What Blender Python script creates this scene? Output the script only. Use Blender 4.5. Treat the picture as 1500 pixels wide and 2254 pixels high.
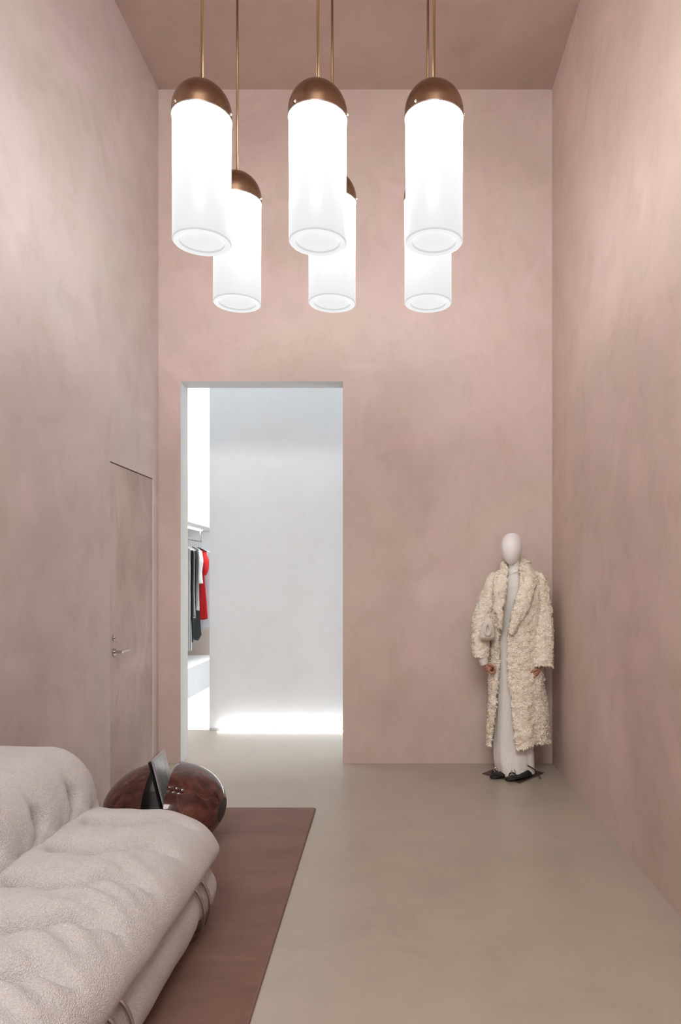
import bpy, bmesh, math, random
import numpy as np
from mathutils import Vector, Matrix, noise
from math import sin, cos, pi, radians, sqrt, exp

for o in list(bpy.data.objects): bpy.data.objects.remove(o)
scn = bpy.context.scene
C = scn.collection

# ------------------------------------------------------------------ camera
CAMZ = 1.433
cd = bpy.data.cameras.new('camera'); cam = bpy.data.objects.new('camera', cd); C.objects.link(cam)
cam.location = (0, 0, CAMZ); cam.rotation_euler = (radians(90), 0, 0)
cd.sensor_fit = 'HORIZONTAL'; cd.sensor_width = 36; cd.lens = 36
cd.shift_x = -130/1500; cd.shift_y = 149/1500
cd.clip_start = 0.05; cd.clip_end = 60
scn.camera = cam

# ------------------------------------------------------------------ exposure / world
scn.view_settings.view_transform = 'Standard'; scn.view_settings.look = 'None'
scn.view_settings.gamma = 1; scn.view_settings.use_curve_mapping = False
scn.view_settings.exposure = 0.0
w = bpy.data.worlds.new('world'); scn.world = w; w.use_nodes = True
w.node_tree.nodes['Background'].inputs[0].default_value = (0.8, 0.85, 0.9, 1)
w.node_tree.nodes['Background'].inputs[1].default_value = 0.3

LAMP_TOP, LAMP_LOW = 41.0, 0.77     # emission painted on the pendant glass at its top / at its foot

def area(name, loc, rot, sx, sy, power, col=(1, 1, 1)):
    l = bpy.data.lights.new(name, 'AREA'); l.shape = 'RECTANGLE'; l.size = sx; l.size_y = sy
    l.energy = power; l.color = col
    o = bpy.data.objects.new(name, l); C.objects.link(o); o.location = loc; o.rotation_euler = rot
    return o
area('front_fill_light', (-0.35, -1.1, 5.05), (radians(32), 0, 0), 2.9, 2.4, 285, (1, .99, .98))  # added fill behind the camera, stands for no known fixture
pl = area('passage_top_fill', (-0.75, 5.92, 5.2), (0, 0, 0), 2.6, 0.3, 10, (.93, .975, 1)); pl.data.spread = radians(60)  # added overhead fill for the passage, its source is unseen
area('passage_side_fill', (1.14, 5.98, 2.2), (0, radians(90), 0), 4.0, 0.8, 16, (.95, .98, 1))  # added fill at the passage end, evens out the white wall
area('shop_top_fill', (-2.0, 8.0, 5.2), (0, 0, 0), 1.6, 2.6, 300, (.97, .99, 1))  # added overhead fill that whitens the soffit front, source unseen

# ------------------------------------------------------------------ materials
def mat(name, col, rough=.6, metal=0, **kw):
    m = bpy.data.materials.new(name); m.use_nodes = True
    b = m.node_tree.nodes['Principled BSDF']
    b.inputs['Base Color'].default_value = (*col, 1); b.inputs['Roughness'].default_value = rough
    b.inputs['Metallic'].default_value = metal
    for k, v in kw.items(): b.inputs[k.replace('_', ' ')].default_value = v
    return m
def N(m, t, **kw):
    n = m.node_tree.nodes.new(t)
    for k, v in kw.items():
        if k in n.inputs: n.inputs[k].default_value = v
        else: setattr(n, k, v)
    return n
def L(m, a, b): m.node_tree.links.new(a, b)
def bsdf(m): return m.node_tree.nodes['Principled BSDF']
def coords(m, scale=(1, 1, 1), loc=(0, 0, 0), which='Object'):
    tc = N(m, 'ShaderNodeTexCoord'); mp = N(m, 'ShaderNodeMapping')
    mp.inputs['Scale'].default_value = scale; mp.inputs['Location'].default_value = loc
    L(m, tc.outputs[which], mp.inputs['Vector']); return mp.outputs['Vector']
def ntex(m, vec, scale, detail=4, rough=.55, dist=0.):
    n = N(m, 'ShaderNodeTexNoise'); n.inputs['Scale'].default_value = scale
    n.inputs['Detail'].default_value = detail; n.inputs['Roughness'].default_value = rough
    n.inputs['Distortion'].default_value = dist; L(m, vec, n.inputs['Vector']); return n.outputs['Fac']
def ramp(m, fac, stops):
    r = N(m, 'ShaderNodeValToRGB'); el = r.color_ramp.elements
    while len(el) < len(stops): el.new(.5)
    for e, (p, c) in zip(el, stops): e.position = p; e.color = (*c, 1) if len(c) == 3 else c
    L(m, fac, r.inputs['Fac']); return r.outputs['Color']
def mix(m, a, b, fac, mode='MIX'):
    n = N(m, 'ShaderNodeMix', data_type='RGBA', blend_type=mode)
    for s, v in ((n.inputs[6], a), (n.inputs[7], b), (n.inputs[0], fac)):
        if hasattr(v, 'links'): L(m, v, s)
        elif isinstance(v, (tuple, list)): s.default_value = (*v, 1)
        else: s.default_value = v
    return n.outputs[2]
def bump(m, h, strength, dist=.01):
    b = N(m, 'ShaderNodeBump'); b.inputs['Strength'].default_value = strength
    b.inputs['Distance'].default_value = dist; L(m, h, b.inputs['Height'])
    L(m, b.outputs['Normal'], bsdf(m).inputs['Normal'])

def plaster(name, base, warm, mauve, stretch=(1, 1, 1), amount=1.0, loc=(0, 0, 0), smears=()):
    m = mat(name, base, .62)
    big = ntex(m, coords(m, stretch, loc), 1.0, 5, .62, .7)
    mid = ntex(m, coords(m, stretch, (7, 3, 1)), 2.6, 6, .62, .9)
    fine = ntex(m, coords(m, (stretch[0]*1.6, stretch[1]*1.6, stretch[2]*1.1), (2, 9, 4)), 4.6, 7, .68, .5)
    c1 = ramp(m, big, [(.38, warm), (.60, mauve)])
    c2 = mix(m, c1, base, ramp(m, mid, [(.38, (0, 0, 0)), (.62, (.8, .8, .8))]))
    lo = 1-.065*amount
    c3 = mix(m, c2, ramp(m, fine, [(.34, (lo, lo*.985, lo*.97)), (.5, (1, 1, 1)), (.72, (1+.04*amount,)*3)]), 1.0, 'MULTIPLY')
    pa = ntex(m, coords(m, stretch, (3, 8, 6)), 1.7, 4, .6, 1.4)
    c3 = mix(m, c3, tuple(min(1, x*1.10) for x in mauve), ramp(m, pa, [(.54, (0, 0, 0)), (.70, (.8*amount,)*3)]))
    pb = ntex(m, coords(m, stretch, (13, 4, 1)), .75, 3, .5, .8)
    c3 = mix(m, c3, ramp(m, pb, [(.33, (1-.12*amount, 1-.13*amount, 1-.14*amount)), (.5, (1, 1, 1)), (.67, (1+.05*amount, 1+.06*amount, 1+.07*amount))]), 1.0, 'MULTIPLY')
    sp = ntex(m, coords(m, (stretch[0]*1.4, stretch[1]*1.4, stretch[2]*.8), (5, 5, 8)), 8, 3, .5)
    c4 = mix(m, c3, tuple(x*.74 for x in base), ramp(m, sp, [(.78, (0, 0, 0)), (.86, (.3*amount,)*3)]))
    for (sx_, sy_, sz_, wx, wz, col_) in smears:      # trowelled repair patches
        vv = coords(m, (1/wx, 0, 1/wz), (-sx_/wx, 0, -sz_/wz))
        nz = N(m, 'ShaderNodeTexNoise'); nz.inputs['Scale'].default_value = 1.6; nz.inputs['Detail'].default_value = 5; L(m, vv, nz.inputs['Vector'])
        ln = N(m, 'ShaderNodeVectorMath', operation='LENGTH'); L(m, mix(m, vv, nz.outputs['Color'], .35), ln.inputs[0])
        c4 = mix(m, c4, col_, ramp(m, ln.outputs['Value'], [(.45, (.4,)*3), (1.0, (0, 0, 0))]))
    L(m, c4, bsdf(m).inputs['Base Color'])
    bump(m, fine, .3, .006)
    L(m, ramp(m, mid, [(.3, (.5,)*3), (.7, (.72,)*3)]), bsdf(m).inputs['Roughness'])
    return m
M = {}
M['plaster_back'] = plaster('pink plaster back', (.60, .485, .433), (.58, .482, .415), (.618, .478, .445), (1, 1, .9), .8, (0, 0, 0), [(.35, 0, 1.40, .16, .10, (.68, .58, .54)), (.22, 0, 1.30, .07, .06, (.66, .56, .52)), (-.22, 0, 3.10, .14, .03, (.66, .54, .48))])
M['plaster_left'] = plaster('pink plaster left', (.60, .523, .49), (.575, .52, .468), (.615, .52, .51), (1, .6, .75), 1.1, (3, 1, 0))
M['plaster_right'] = plaster('pink plaster right', (.60, .468, .410), (.58, .466, .395), (.615, .462, .42), (1, .6, .7), 1.15, (1, 6, 2))
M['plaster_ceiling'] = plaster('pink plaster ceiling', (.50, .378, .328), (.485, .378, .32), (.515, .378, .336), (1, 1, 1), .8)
M['plaster_door'] = plaster('pink plaster door leaf', (.55, .455, .405), (.52, .435, .375), (.58, .47, .43), (1, 1.0, .8), 1.8, (9, 2, 0))
M['white_wall'] = plaster('white limewash', (.76, .775, .785), (.75, .765, .775), (.77, .78, .79), (1, 1, 1), .2)
M['beige_wall'] = mat('beige board', (.50, .41, .36), .7)

def concrete():
    m = mat('polished concrete', (.4, .35, .3), .34)
    v = coords(m)
    a = ntex(m, v, .7, 5, .6, .5); b = ntex(m, coords(m, (1, 1, 1), (4, 1, 0)), 3.2, 8, .68, .8)
    c = ramp(m, a, [(.33, (.375, .335, .265)), (.65, (.395, .345, .29))])
    c = mix(m, c, ramp(m, b, [(.3, (.9, .9, .9)), (.5, (1, 1, 1)), (.7, (1.07, 1.06, 1.05))]), 1.0, 'MULTIPLY')
    st = ntex(m, coords(m, (1, 3.5, 1), (8, 2, 0)), 6, 4, .6, .3)
    c = mix(m, c, (.28, .245, .20), ramp(m, st, [(.66, (0, 0, 0)), (.78, (.4, .4, .4))]))
    sp = ntex(m, coords(m, (1, 1, 1), (1, 7, 0)), 26, 2, .5)
    c = mix(m, c, (.17, .13, .11), ramp(m, sp, [(.79, (0, 0, 0)), (.82, (.9, .9, .9))]))
    L(m, c, bsdf(m).inputs['Base Color'])
    L(m, ramp(m, b, [(.3, (.30,)*3), (.7, (.36,)*3)]), bsdf(m).inputs['Roughness'])
    return m
M['concrete'] = concrete()

def boucle():
    m = mat('cream boucle', (.73, .665, .63), .95)
    v = coords(m)
    a = ntex(m, v, 200, 3, .7, .8)
    vo = N(m, 'ShaderNodeTexVoronoi'); vo.inputs['Scale'].default_value = 250; L(m, v, vo.inputs['Vector'])
    b = ntex(m, v, 9, 4, .6)
    c = ramp(m, a, [(.3, (.53, .51, .50)), (.5, (.655, .635, .63)), (.7, (.73, .715, .71))])
    c = mix(m, c, ramp(m, b, [(.3, (.95, .95, .95)), (.7, (1.03, 1.03, 1.03))]), 1.0, 'MULTIPLY')
    L(m, c, bsdf(m).inputs['Base Color'])
    ad = N(m, 'ShaderNodeMath', operation='SUBTRACT'); L(m, a, ad.inputs[0]); L(m, vo.outputs['Distance'], ad.inputs[1])
    bump(m, ad.outputs[0], .8, .005)
    bsdf(m).inputs['Sheen Weight'].default_value = .25
    bsdf(m).inputs['Sheen Roughness'].default_value = .5
    return m
M['boucle'] = boucle()

def marble():
    m = mat('red marble', (.1, .03, .02), .06)
    v = coords(m)
    a = ntex(m, v, 6.5, 8, .66, 1.2)
    c = ramp(m, a, [(.30, (.022, .007, .006)), (.48, (.060, .018, .014)), (.62, (.125, .042, .030)), (.76, (.22, .095, .066))])
    vo = N(m, 'ShaderNodeTexVoronoi'); vo.inputs['Scale'].default_value = 9; L(m, coords(m, (1, 1, 1.4), (3, 1, 2)), vo.inputs['Vector'])
    c = mix(m, c, (.16, .055, .038), ramp(m, vo.outputs['Distance'], [(.1, (.6,)*3), (.35, (0, 0, 0))]))
    ve = N(m, 'ShaderNodeTexVoronoi', feature='DISTANCE_TO_EDGE'); ve.inputs['Scale'].default_value = 3.2
    nz = N(m, 'ShaderNodeTexNoise'); nz.inputs['Scale'].default_value = 6; L(m, v, nz.inputs['Vector'])
    L(m, mix(m, v, nz.outputs['Color'], .25), ve.inputs['Vector'])
    c = mix(m, c, (.27, .14, .10), ramp(m, ve.outputs['Distance'], [(.0, (.3,)*3), (.014, (0, 0, 0))]))
    sp = ntex(m, v, 42, 3, .6)
    c = mix(m, c, (.4, .26, .2), ramp(m, sp, [(.70, (0, 0, 0)), (.78, (.55,)*3)]))
    L(m, c, bsdf(m).inputs['Base Color'])
    return m
M['marble'] = marble()

def rugm():
    m = mat('terracotta rug', (.22, .12, .095), .85)
    a = ntex(m, coords(m, (.55, 2.0, 1)), 2.4, 5, .62, .6)
    b = ntex(m, coords(m, (2.5, 30, 1)), 6, 3, .6)
    c = ramp(m, a, [(.3, (.145, .077, .055)), (.7, (.225, .13, .10))])
    c = mix(m, c, ramp(m, b, [(.3, (.93,)*3), (.7, (1.05,)*3)]), 1.0, 'MULTIPLY')
    L(m, c, bsdf(m).inputs['Base Color'])
    bump(m, ntex(m, coords(m), 300, 2), .3, .003)
    bsdf(m).inputs['Sheen Weight'].default_value = .35
    bsdf(m).inputs['Sheen Roughness'].default_value = .35
    return m
M['rug'] = rugm()
M['rug_edge'] = mat('rug binding', (.18, .105, .08), .8)

def brass():
    m = mat('aged brass', (.42, .25, .15), .27, 1)
    a = ntex(m, coords(m, (1, 1, 1)), 9, 3, .5, .2)
    L(m, ramp(m, a, [(.3, (.25, .155, .10)), (.7, (.31, .20, .13))]), bsdf(m).inputs['Base Color'])
    L(m, ramp(m, a, [(.3, (.22,)*3), (.7, (.34,)*3)]), bsdf(m).inputs['Roughness'])
    return m
M['brass'] = brass()
M['brass_rod'] = mat('brass rod', (.30, .20, .105), .35, 1)
M['rim_metal'] = mat('rim metal', (.52, .50, .48), .25, 1)
M['chrome'] = mat('chrome', (.47, .44, .43), .14, 1)
M['steel'] = mat('satin steel', (.55, .52, .49), .25, 1)
M['black'] = mat('black gloss', (.008, .008, .009), .25)
M['black_facet'] = mat('black end facet', (.012, .011, .011), .5)

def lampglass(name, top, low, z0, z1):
    # opal tube: glow painted into the emission, dim at the foot, brightest at the top
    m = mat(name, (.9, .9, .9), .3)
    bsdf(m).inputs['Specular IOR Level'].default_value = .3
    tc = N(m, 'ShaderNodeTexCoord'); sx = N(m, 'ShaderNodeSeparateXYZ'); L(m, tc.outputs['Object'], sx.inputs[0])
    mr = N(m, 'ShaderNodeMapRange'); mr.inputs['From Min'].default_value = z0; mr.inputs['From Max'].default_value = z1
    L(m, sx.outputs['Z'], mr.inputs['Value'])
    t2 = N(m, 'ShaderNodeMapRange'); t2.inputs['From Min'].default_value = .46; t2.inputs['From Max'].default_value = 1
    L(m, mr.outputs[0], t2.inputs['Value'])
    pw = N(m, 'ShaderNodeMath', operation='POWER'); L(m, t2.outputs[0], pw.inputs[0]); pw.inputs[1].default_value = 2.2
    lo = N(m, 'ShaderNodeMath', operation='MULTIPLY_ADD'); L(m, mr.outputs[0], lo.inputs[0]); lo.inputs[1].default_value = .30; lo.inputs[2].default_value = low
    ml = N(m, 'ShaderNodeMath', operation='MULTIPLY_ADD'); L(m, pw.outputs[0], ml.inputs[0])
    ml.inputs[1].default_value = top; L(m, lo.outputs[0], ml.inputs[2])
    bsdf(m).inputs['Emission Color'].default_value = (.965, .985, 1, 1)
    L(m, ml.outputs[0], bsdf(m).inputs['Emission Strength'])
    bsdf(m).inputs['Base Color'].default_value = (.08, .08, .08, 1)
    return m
def emit(name, col, s, base=(.08, .08, .08)):
    m = mat(name, base, .3); b = bsdf(m)
    b.inputs['Emission Color'].default_value = (*col, 1); b.inputs['Emission Strength'].default_value = s
    return m
M['lamp_rim'] = emit('opal rim', (.97, .985, 1), .86)
M['lamp_line'] = emit('opal groove', (.93, .955, .96), .66)
M['lamp_disc'] = emit('opal diffuser', (.965, .98, .985), .86)
M['led'] = emit('led strip', (.97, .99, 1), 27)
M['led_soft'] = emit('led strip soffit', (1, .98, .96), 10)

def fur():
    m = mat('cream shearling', (.7, .6, .48), .95)
    v = coords(m)
    a = ntex(m, v, 26, 4, .65, .8); b = ntex(m, v, 7, 3, .6)
    c = ramp(m, a, [(.28, (.74, .61, .44)), (.44, (.92, .84, .70)), (.62, (.96, .91, .81))])
    c = mix(m, c, (.76, .66, .52), ramp(m, b, [(.5, (0, 0, 0)), (.75, (.4,)*3)]))
    L(m, c, bsdf(m).inputs['Base Color'])
    bump(m, a, .3, .01)

    return m
M['fur'] = fur()
M['lining'] = mat('coat lining', (.22, .16, .11), .9)
def knit(name, col, sc=(120, 120, 6), st=.4):
    m = mat(name, col, .9)
    a = ntex(m, coords(m, sc), 2.0, 3, .6)
    L(m, ramp(m, a, [(.3, tuple(x*.88 for x in col)), (.7, tuple(min(1, x*1.05) for x in col))]), bsdf(m).inputs['Base Color'])
    bump(m, a, st, .004)
    return m
M['dress'] = knit('ivory rib knit', (.84, .815, .78))
M['bag'] = knit('cream woven bag', (.78, .73, .65), (90, 90, 90), 1.0)
M['cuff'] = knit('white cuff', (.75, .72, .70), (30, 30, 160))
M['head'] = mat('mannequin white', (.84, .83, .825), .38)
M['skin'] = mat('mannequin tan hand', (.40, .20, .13), .45)
M['shoe'] = mat('black leather', (.006, .005, .005), .5)
M['silver'] = mat('silver ring', (.75, .73, .7), .15, 1)
M['plate'] = mat('bronze base plate', (.13, .10, .08), .4, .6)

# ------------------------------------------------------------------ mesh helpers
WORLD = {}
def tag(o, label=None, cat=None, group=None, kind=None):
    if label: o['label'] = label
    if cat: o['category'] = cat
    if group: o['group'] = group
    if kind: o['kind'] = kind
    return o
def thing(name, label, cat, loc, group=None):
    o = bpy.data.objects.new(name, None); C.objects.link(o); o.location = loc
    o.empty_display_size = .1; WORLD[o.name] = Vector(loc)
    return tag(o, label, cat, group)
def mo(name, V, F, m, parent=None, origin=None, smooth=True, mats=None, fmat=None):
    V = np.asarray(V, float)
    if parent is not None: org = WORLD[parent.name]; 
    else:
        org = Vector(origin) if origin is not None else Vector(((V[:, 0].min()+V[:, 0].max())/2, (V[:, 1].min()+V[:, 1].max())/2, V[:, 2].min()))
    me = bpy.data.meshes.new(name)
    me.from_pydata((V-np.array(org)).tolist(), [], [tuple(int(i) for i in f) for f in F]); me.update()
    if mats:
        for k in mats: me.materials.append(M[k])
        me.polygons.foreach_set('material_index', fmat)
    else: me.materials.append(M[m] if isinstance(m, str) else m)
    if smooth: me.polygons.foreach_set('use_smooth', [True]*len(me.polygons))
    o = bpy.data.objects.new(name, me); C.objects.link(o)
    if parent is not None: o.parent = parent
    else: o.location = org
    WORLD[o.name] = Vector(org)
    return o
def join(*parts):
    V = []; F = []; n = 0
    for v, f in parts:
        V.append(np.asarray(v, float)); F += [tuple(i+n for i in q) for q in f]; n += len(v)
    return np.vstack(V), F
def autosm(o, ang=40):
    me = o.data; bm = bmesh.new(); bm.from_mesh(me)
    for e in bm.edges:
        if len(e.link_faces) == 2 and e.calc_face_angle(0) > radians(ang): e.smooth = False
    bm.to_mesh(me); bm.free(); return o
def fixn(o):
    bm = bmesh.new(); bm.from_mesh(o.data); bmesh.ops.recalc_face_normals(bm, faces=bm.faces); bm.to_mesh(o.data); bm.free(); return o
def box(x0, x1, y0, y1, z0, z1):
    V = [(x, y, z) for x in (x0, x1) for y in (y0, y1) for z in (z0, z1)]
    F = [(0, 1, 3, 2), (4, 6, 7, 5), (0, 4, 5, 1), (2, 3, 7, 6), (0, 2, 6, 4), (1, 5, 7, 3)]
    return np.array(V, float), F
def rbox(x0, x1, y0, y1, z0, z1, r, step, rz=None):
    """rounded box built from gridded faces; r = corner radius per axis"""
    c = np.array([(x0+x1)/2, (y0+y1)/2, (z0+z1)/2]); h = np.array([(x1-x0)/2, (y1-y0)/2, (z1-z0)/2])
    r = np.array(r, float)*np.ones(3); r = np.minimum(r, h*.999)
    step = np.array(step, float)*np.ones(3)
    idx = {}; V = []; F = []
    n = [max(2, int(round(2*h[i]/step[i]))) for i in range(3)]
    def vid(i, j, k):
        key = (i, j, k)
        if key not in idx:
            p = np.array([-h[0]+2*h[0]*i/n[0], -h[1]+2*h[1]*j/n[1], -h[2]+2*h[2]*k/n[2]])
            q = np.clip(p, -(h-r), h-r); d = (p-q)/r; l = np.linalg.norm(d)
            if l > 1e-9: p = q+d/l*r*1.0 if l > 0 else p
            idx[key] = len(V); V.append(c+p)
        return idx[key]
    for a in range(3):
        b, d = (a+1) % 3, (a+2) % 3
        for s in (0, n[a]):
            for i in range(n[b]):
                for j in range(n[d]):
                    q = []
                    for (u, w_) in ((i, j), (i+1, j), (i+1, j+1), (i, j+1)):
                        k = [0, 0, 0]; k[a] = s; k[b] = u; k[d] = w_; q.append(vid(*k))
                    F.append(tuple(q if s else q[::-1]))
    return np.array(V), F
def lathe(prof, cx, cy, z=0, n=48, closed=False):
    V = []; F = []; m_ = len(prof)
    for i in range(n):
        a = 2*pi*i/n
        for r, h in prof: V.append((cx+r*cos(a), cy+r*sin(a), z+h))
    for i in range(n):
        j = (i+1) % n
        for k in range(m_-1+(1 if closed else 0)):
            k2 = (k+1) % m_
            F.append((i*m_+k, j*m_+k, j*m_+k2, i*m_+k2))
    return np.array(V), F
def tube(P, R, n=10, caps=True):
    P = [Vector(p) for p in P]
    if not hasattr(R, '__len__'): R = [R]*len(P)
    V = []; F = []; up = None
    for i, p in enumerate(P):
        t = (P[min(i+1, len(P)-1)]-P[max(i-1, 0)]).normalized()
        if up is None:
            up = t.orthogonal().normalized()
        up = (up-t*up.dot(t)).normalized(); s = t.cross(up)
        for k in range(n):
            a = 2*pi*k/n; V.append(p+(up*cos(a)+s*sin(a))*R[i])
    for i in range(len(P)-1):
        for k in range(n):
            k2 = (k+1) % n; F.append((i*n+k, i*n+k2, (i+1)*n+k2, (i+1)*n+k))
    if caps: F.append(tuple(range(n))[::-1]); F.append(tuple((len(P)-1)*n+k for k in range(n)))
    return np.array([tuple(v) for v in V]), F
def ctube(P, R, n=10, sub=6, caps=True):
    """tube along a Catmull-Rom curve through P"""
    P = [Vector(p) for p in P]; R = R if hasattr(R, '__len__') else [R]*len(P)
    Q = []; S = []
    for i in range(len(P)-1):
        a, b, c, d = P[max(i-1, 0)], P[i], P[i+1], P[min(i+2, len(P)-1)]
        for k in range(sub):
            t = k/sub
            Q.append(.5*((2*b)+(c-a)*t+(2*a-5*b+4*c-d)*t*t+(3*b-a-3*c+d)*t**3)); S.append(R[i]*(1-t)+R[i+1]*t)
    Q.append(P[-1]); S.append(R[-1])
    return tube(Q, S, n, caps)
def loft(rings, wrap=True, cap0=False, cap1=False):
    n = len(rings[0]); V = np.vstack(rings); F = []
    for i in range(len(rings)-1):
        for k in range(n if wrap else n-1):
            k2 = (k+1) % n; F.append((i*n+k, i*n+k2, (i+1)*n+k2, (i+1)*n+k))
    if cap0: F.append(tuple(range(n))[::-1])
    if cap1: F.append(tuple((len(rings)-1)*n+k for k in range(n)))
    return V, F
def ellipsoid(c, r, nu=32, nv=20):
    V = []; F = []
    for j in range(nv+1):
        t = pi*j/nv
        for i in range(nu):
            a = 2*pi*i/nu; V.append((c[0]+r[0]*sin(t)*cos(a), c[1]+r[1]*sin(t)*sin(a), c[2]+r[2]*cos(t)))
    for j in range(nv):
        for i in range(nu):
            i2 = (i+1) % nu; F.append((j*nu+i, (j+1)*nu+i, (j+1)*nu+i2, j*nu+i2))
    return np.array(V), F
def ip(x, xs, ys): return float(np.interp(x, xs, ys))
def sm(x): x = min(1, max(0, x)); return x*x*(3-2*x)

# ------------------------------------------------------------------ room shell
XL, XR, YB, ZC, YF = -1.883, 1.192, 5.32, 5.26, -2.6
YI = 5.50                      # far face of the back wall
OX0, OX1, OZ = -1.71, -.443, 2.98
def struct(o): o['kind'] = 'structure'; return o
def quad(pts): return np.array(pts, float), [(0, 1, 2, 3)]

fl = box(-3.5, 1.6, YF-.2, 6.5, -.1, 0)
struct(mo('floor', *fl, 'concrete', smooth=False, origin=(0, 0, 0)))
struct(mo('floor_shop', *box(-3.5, 1.6, 6.5, 10.0, -.1, 0), mat('concrete with painted light', (.70, .70, .69), .4), smooth=False, origin=(0, 8, 0)))  # same concrete; the bright shop light is painted in as a paler colour
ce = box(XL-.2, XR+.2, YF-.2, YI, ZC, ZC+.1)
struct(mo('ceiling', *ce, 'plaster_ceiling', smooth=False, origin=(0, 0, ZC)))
ce = box(-3.5, XR+.2, YI, 10.0, ZC, ZC+.1)
struct(mo('ceiling_passage', *ce, 'white_wall', smooth=False, origin=(0, 6, ZC)))
struct(mo('wall_right', *box(XR, XR+.2, YF-.2, YI, 0, ZC), 'plaster_right', smooth=False, origin=(XR, 0, 0)))
struct(mo('wall_front', *box(XL-.2, XR+.2, YF-.2, YF, 0, ZC), 'plaster_back', smooth=False, origin=(0, YF, 0)))
# back wall with the opening; its front is pink, reveals and far side white
def wall_seg(x0, x1, z0, z1): return box(x0, x1, YB, YI, z0, z1)
V, F = join(wall_seg(XL-.2, OX0, 0, ZC), wall_seg(OX1, XR+.2, 0, ZC), wall_seg(OX0, OX1, OZ, ZC))
fm = []
for f in F:
    p = V[list(f)]
    fm.append(0 if np.allclose(p[:, 1], YB) else 1)
struct(mo('wall_back', V, F, None, mats=['plaster_back', 'white_wall'], fmat=fm, smooth=False, origin=(0, YB, 0)))
# left wall with the flush door
DY0, DY1, DZ = 4.43, 5.20, 2.205
V, F = join(box(XL-.2, XL, YF-.2, DY0, 0, ZC), box(XL-.2, XL, DY1, YB, 0, ZC), box(XL-.2, XL, DY0, DY1, DZ, ZC), box(XL-.2, XL-.06, DY0, DY1, 0, DZ))
struct(mo('wall_left', V, F, 'plaster_left', smooth=False, origin=(XL, 0, 0)))
g = .006
door = struct(mo('door_1', *box(XL-.05, XL-.0015, DY0+.002, DY1-g, .006, DZ-.009), 'plaster_door', smooth=False, origin=(XL, DY1, 0)))
tag(struct(mo('trim_1', *box(XL-.05, XL+.002, DY1-.0055, DY1, 0, DZ), mat('pale door edge strip', (.74, .72, .72), .4), smooth=False)))
# lever handle and lock
hy, hz = 4.485, .957
V, F = join(tube([(XL-.002, hy, hz), (XL+.008, hy, hz)], .026, 24), tube([(XL+.005, hy, hz), (XL+.05, hy, hz)], .0095, 14),
            ctube([(XL+.05, hy-.009, hz), (XL+.052, hy+.03, hz+.001), (XL+.052, hy+.125, hz+.003)], [.0095, .0095, .009], 14))
autosm(mo('door_handle', V, F, 'steel', door))
V, F = join(tube([(XL-.002, hy, hz+.093), (XL+.007, hy, hz+.093)], .02, 24), tube([(XL+.006, hy, hz+.093), (XL+.012, hy, hz+.093)], .009, 14), box(XL+.01, XL+.0135, hy-.0015, hy+.0015, hz+.088, hz+.098))
autosm(mo('door_lock', V, F, 'steel', door))
# small ragged plaster lump at the foot of the left wall
rv = random.Random(4)
V, F = ellipsoid((XL+.012, 4.16, .045), (.018, .09, .045), 24, 14)
V = np.array([v+np.array(noise.noise_vector(Vector(v*38)))*.014 for v in V]); V[:, 2] = np.maximum(V[:, 2], 0)
tag(mo('plaster_lump', V, F, mat('bare plaster', (.66, .56, .50), .9)), 'ragged pale plaster lump at the foot of the left wall beside the marble table', 'plaster')

# passage beyond the opening
PY = 6.49
struct(mo('wall_passage', *box(-1.81, XR+.2, PY, PY+.2, .022, ZC), 'white_wall', smooth=False, origin=(-1, PY, 0)))
struct(mo('wall_passage_right', *box(XR, XR+.2, YI, PY, 0, ZC), 'white_wall', smooth=False))
EY = 9.7
struct(mo('wall_shop_end', *box(-3.5, 1.4, EY, EY+.2, 0, ZC), 'white_wall', smooth=False))
struct(mo('wall_shop_left', *box(-3.6, -3.4, YI, EY, 0, ZC), 'white_wall', smooth=False))
struct(mo('trim_2', *box(-3.4, -2.0, EY-.02, EY, .36, 1.0), 'beige_wall', smooth=False))
# dropped soffit over the clothes alcove, plinth beneath
struct(mo('trim_3', *box(-3.4, -2.55, YI+.3, EY, 2.13, ZC), 'white_wall', smooth=False))
struct(mo('trim_4', *box(-3.4, -2.55, YI+.3, EY-.02, 0, .36), 'white_wall', smooth=False))
tag(mo('light_strip', *box(-2.80, -2.765, YI+.5, EY-.15, 2.115, 2.131), 'led_soft', smooth=False), 'bright light strip under the white soffit above the clothes rail', 'light')
tag(mo('floor_light_strip', *box(-1.72, 1.15, PY-.066, PY-.046, .0005, .005), 'led', smooth=False), 'long glowing white light strip on the floor along the white passage wall', 'light')
struct(mo('trim_5', *box(-1.81, 1.15, PY-.003, PY+.19, 0, .022), mat('shadow gap', (.5, .5, .51), .6), smooth=False))

# ------------------------------------------------------------------ rug
def rx(y): return -.527+(4.25-y)*.0185
y0, y1 = -.6, 4.25
V = np.array([(rx(y)-1.33 if side else rx(y), y, z) for z in (0.0005, .011) for (y, side) in ((y0, 1), (y0, 0), (y1, 0), (y1, 1))])
rug = thing('rug', 'terracotta brown pile rug under the cream sofa and marble table', 'rug', ((rx(2)-.66), 2, 0))
mo('pile', V, [(3, 2, 1, 0), (4, 5, 6, 7), (0, 1, 5, 4), (1, 2, 6, 5), (2, 3, 7, 6), (3, 0, 4, 7)], 'rug', rug, smooth=False)
P = [(rx(y0)-1.33, y0), (rx(y0), y0), (rx(y1), y1), (rx(y1)-1.33, y1)]
V, F = join(tube([(P[1][0], P[1][1], .006), (P[2][0], P[2][1]-.01, .006), (P[2][0]-.015, P[2][1], .006), (P[3][0], P[3][1], .006)], .0058, 8))
tag(mo('binding', V, F, 'rug_edge', rug), 'darker stitched edge')

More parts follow.
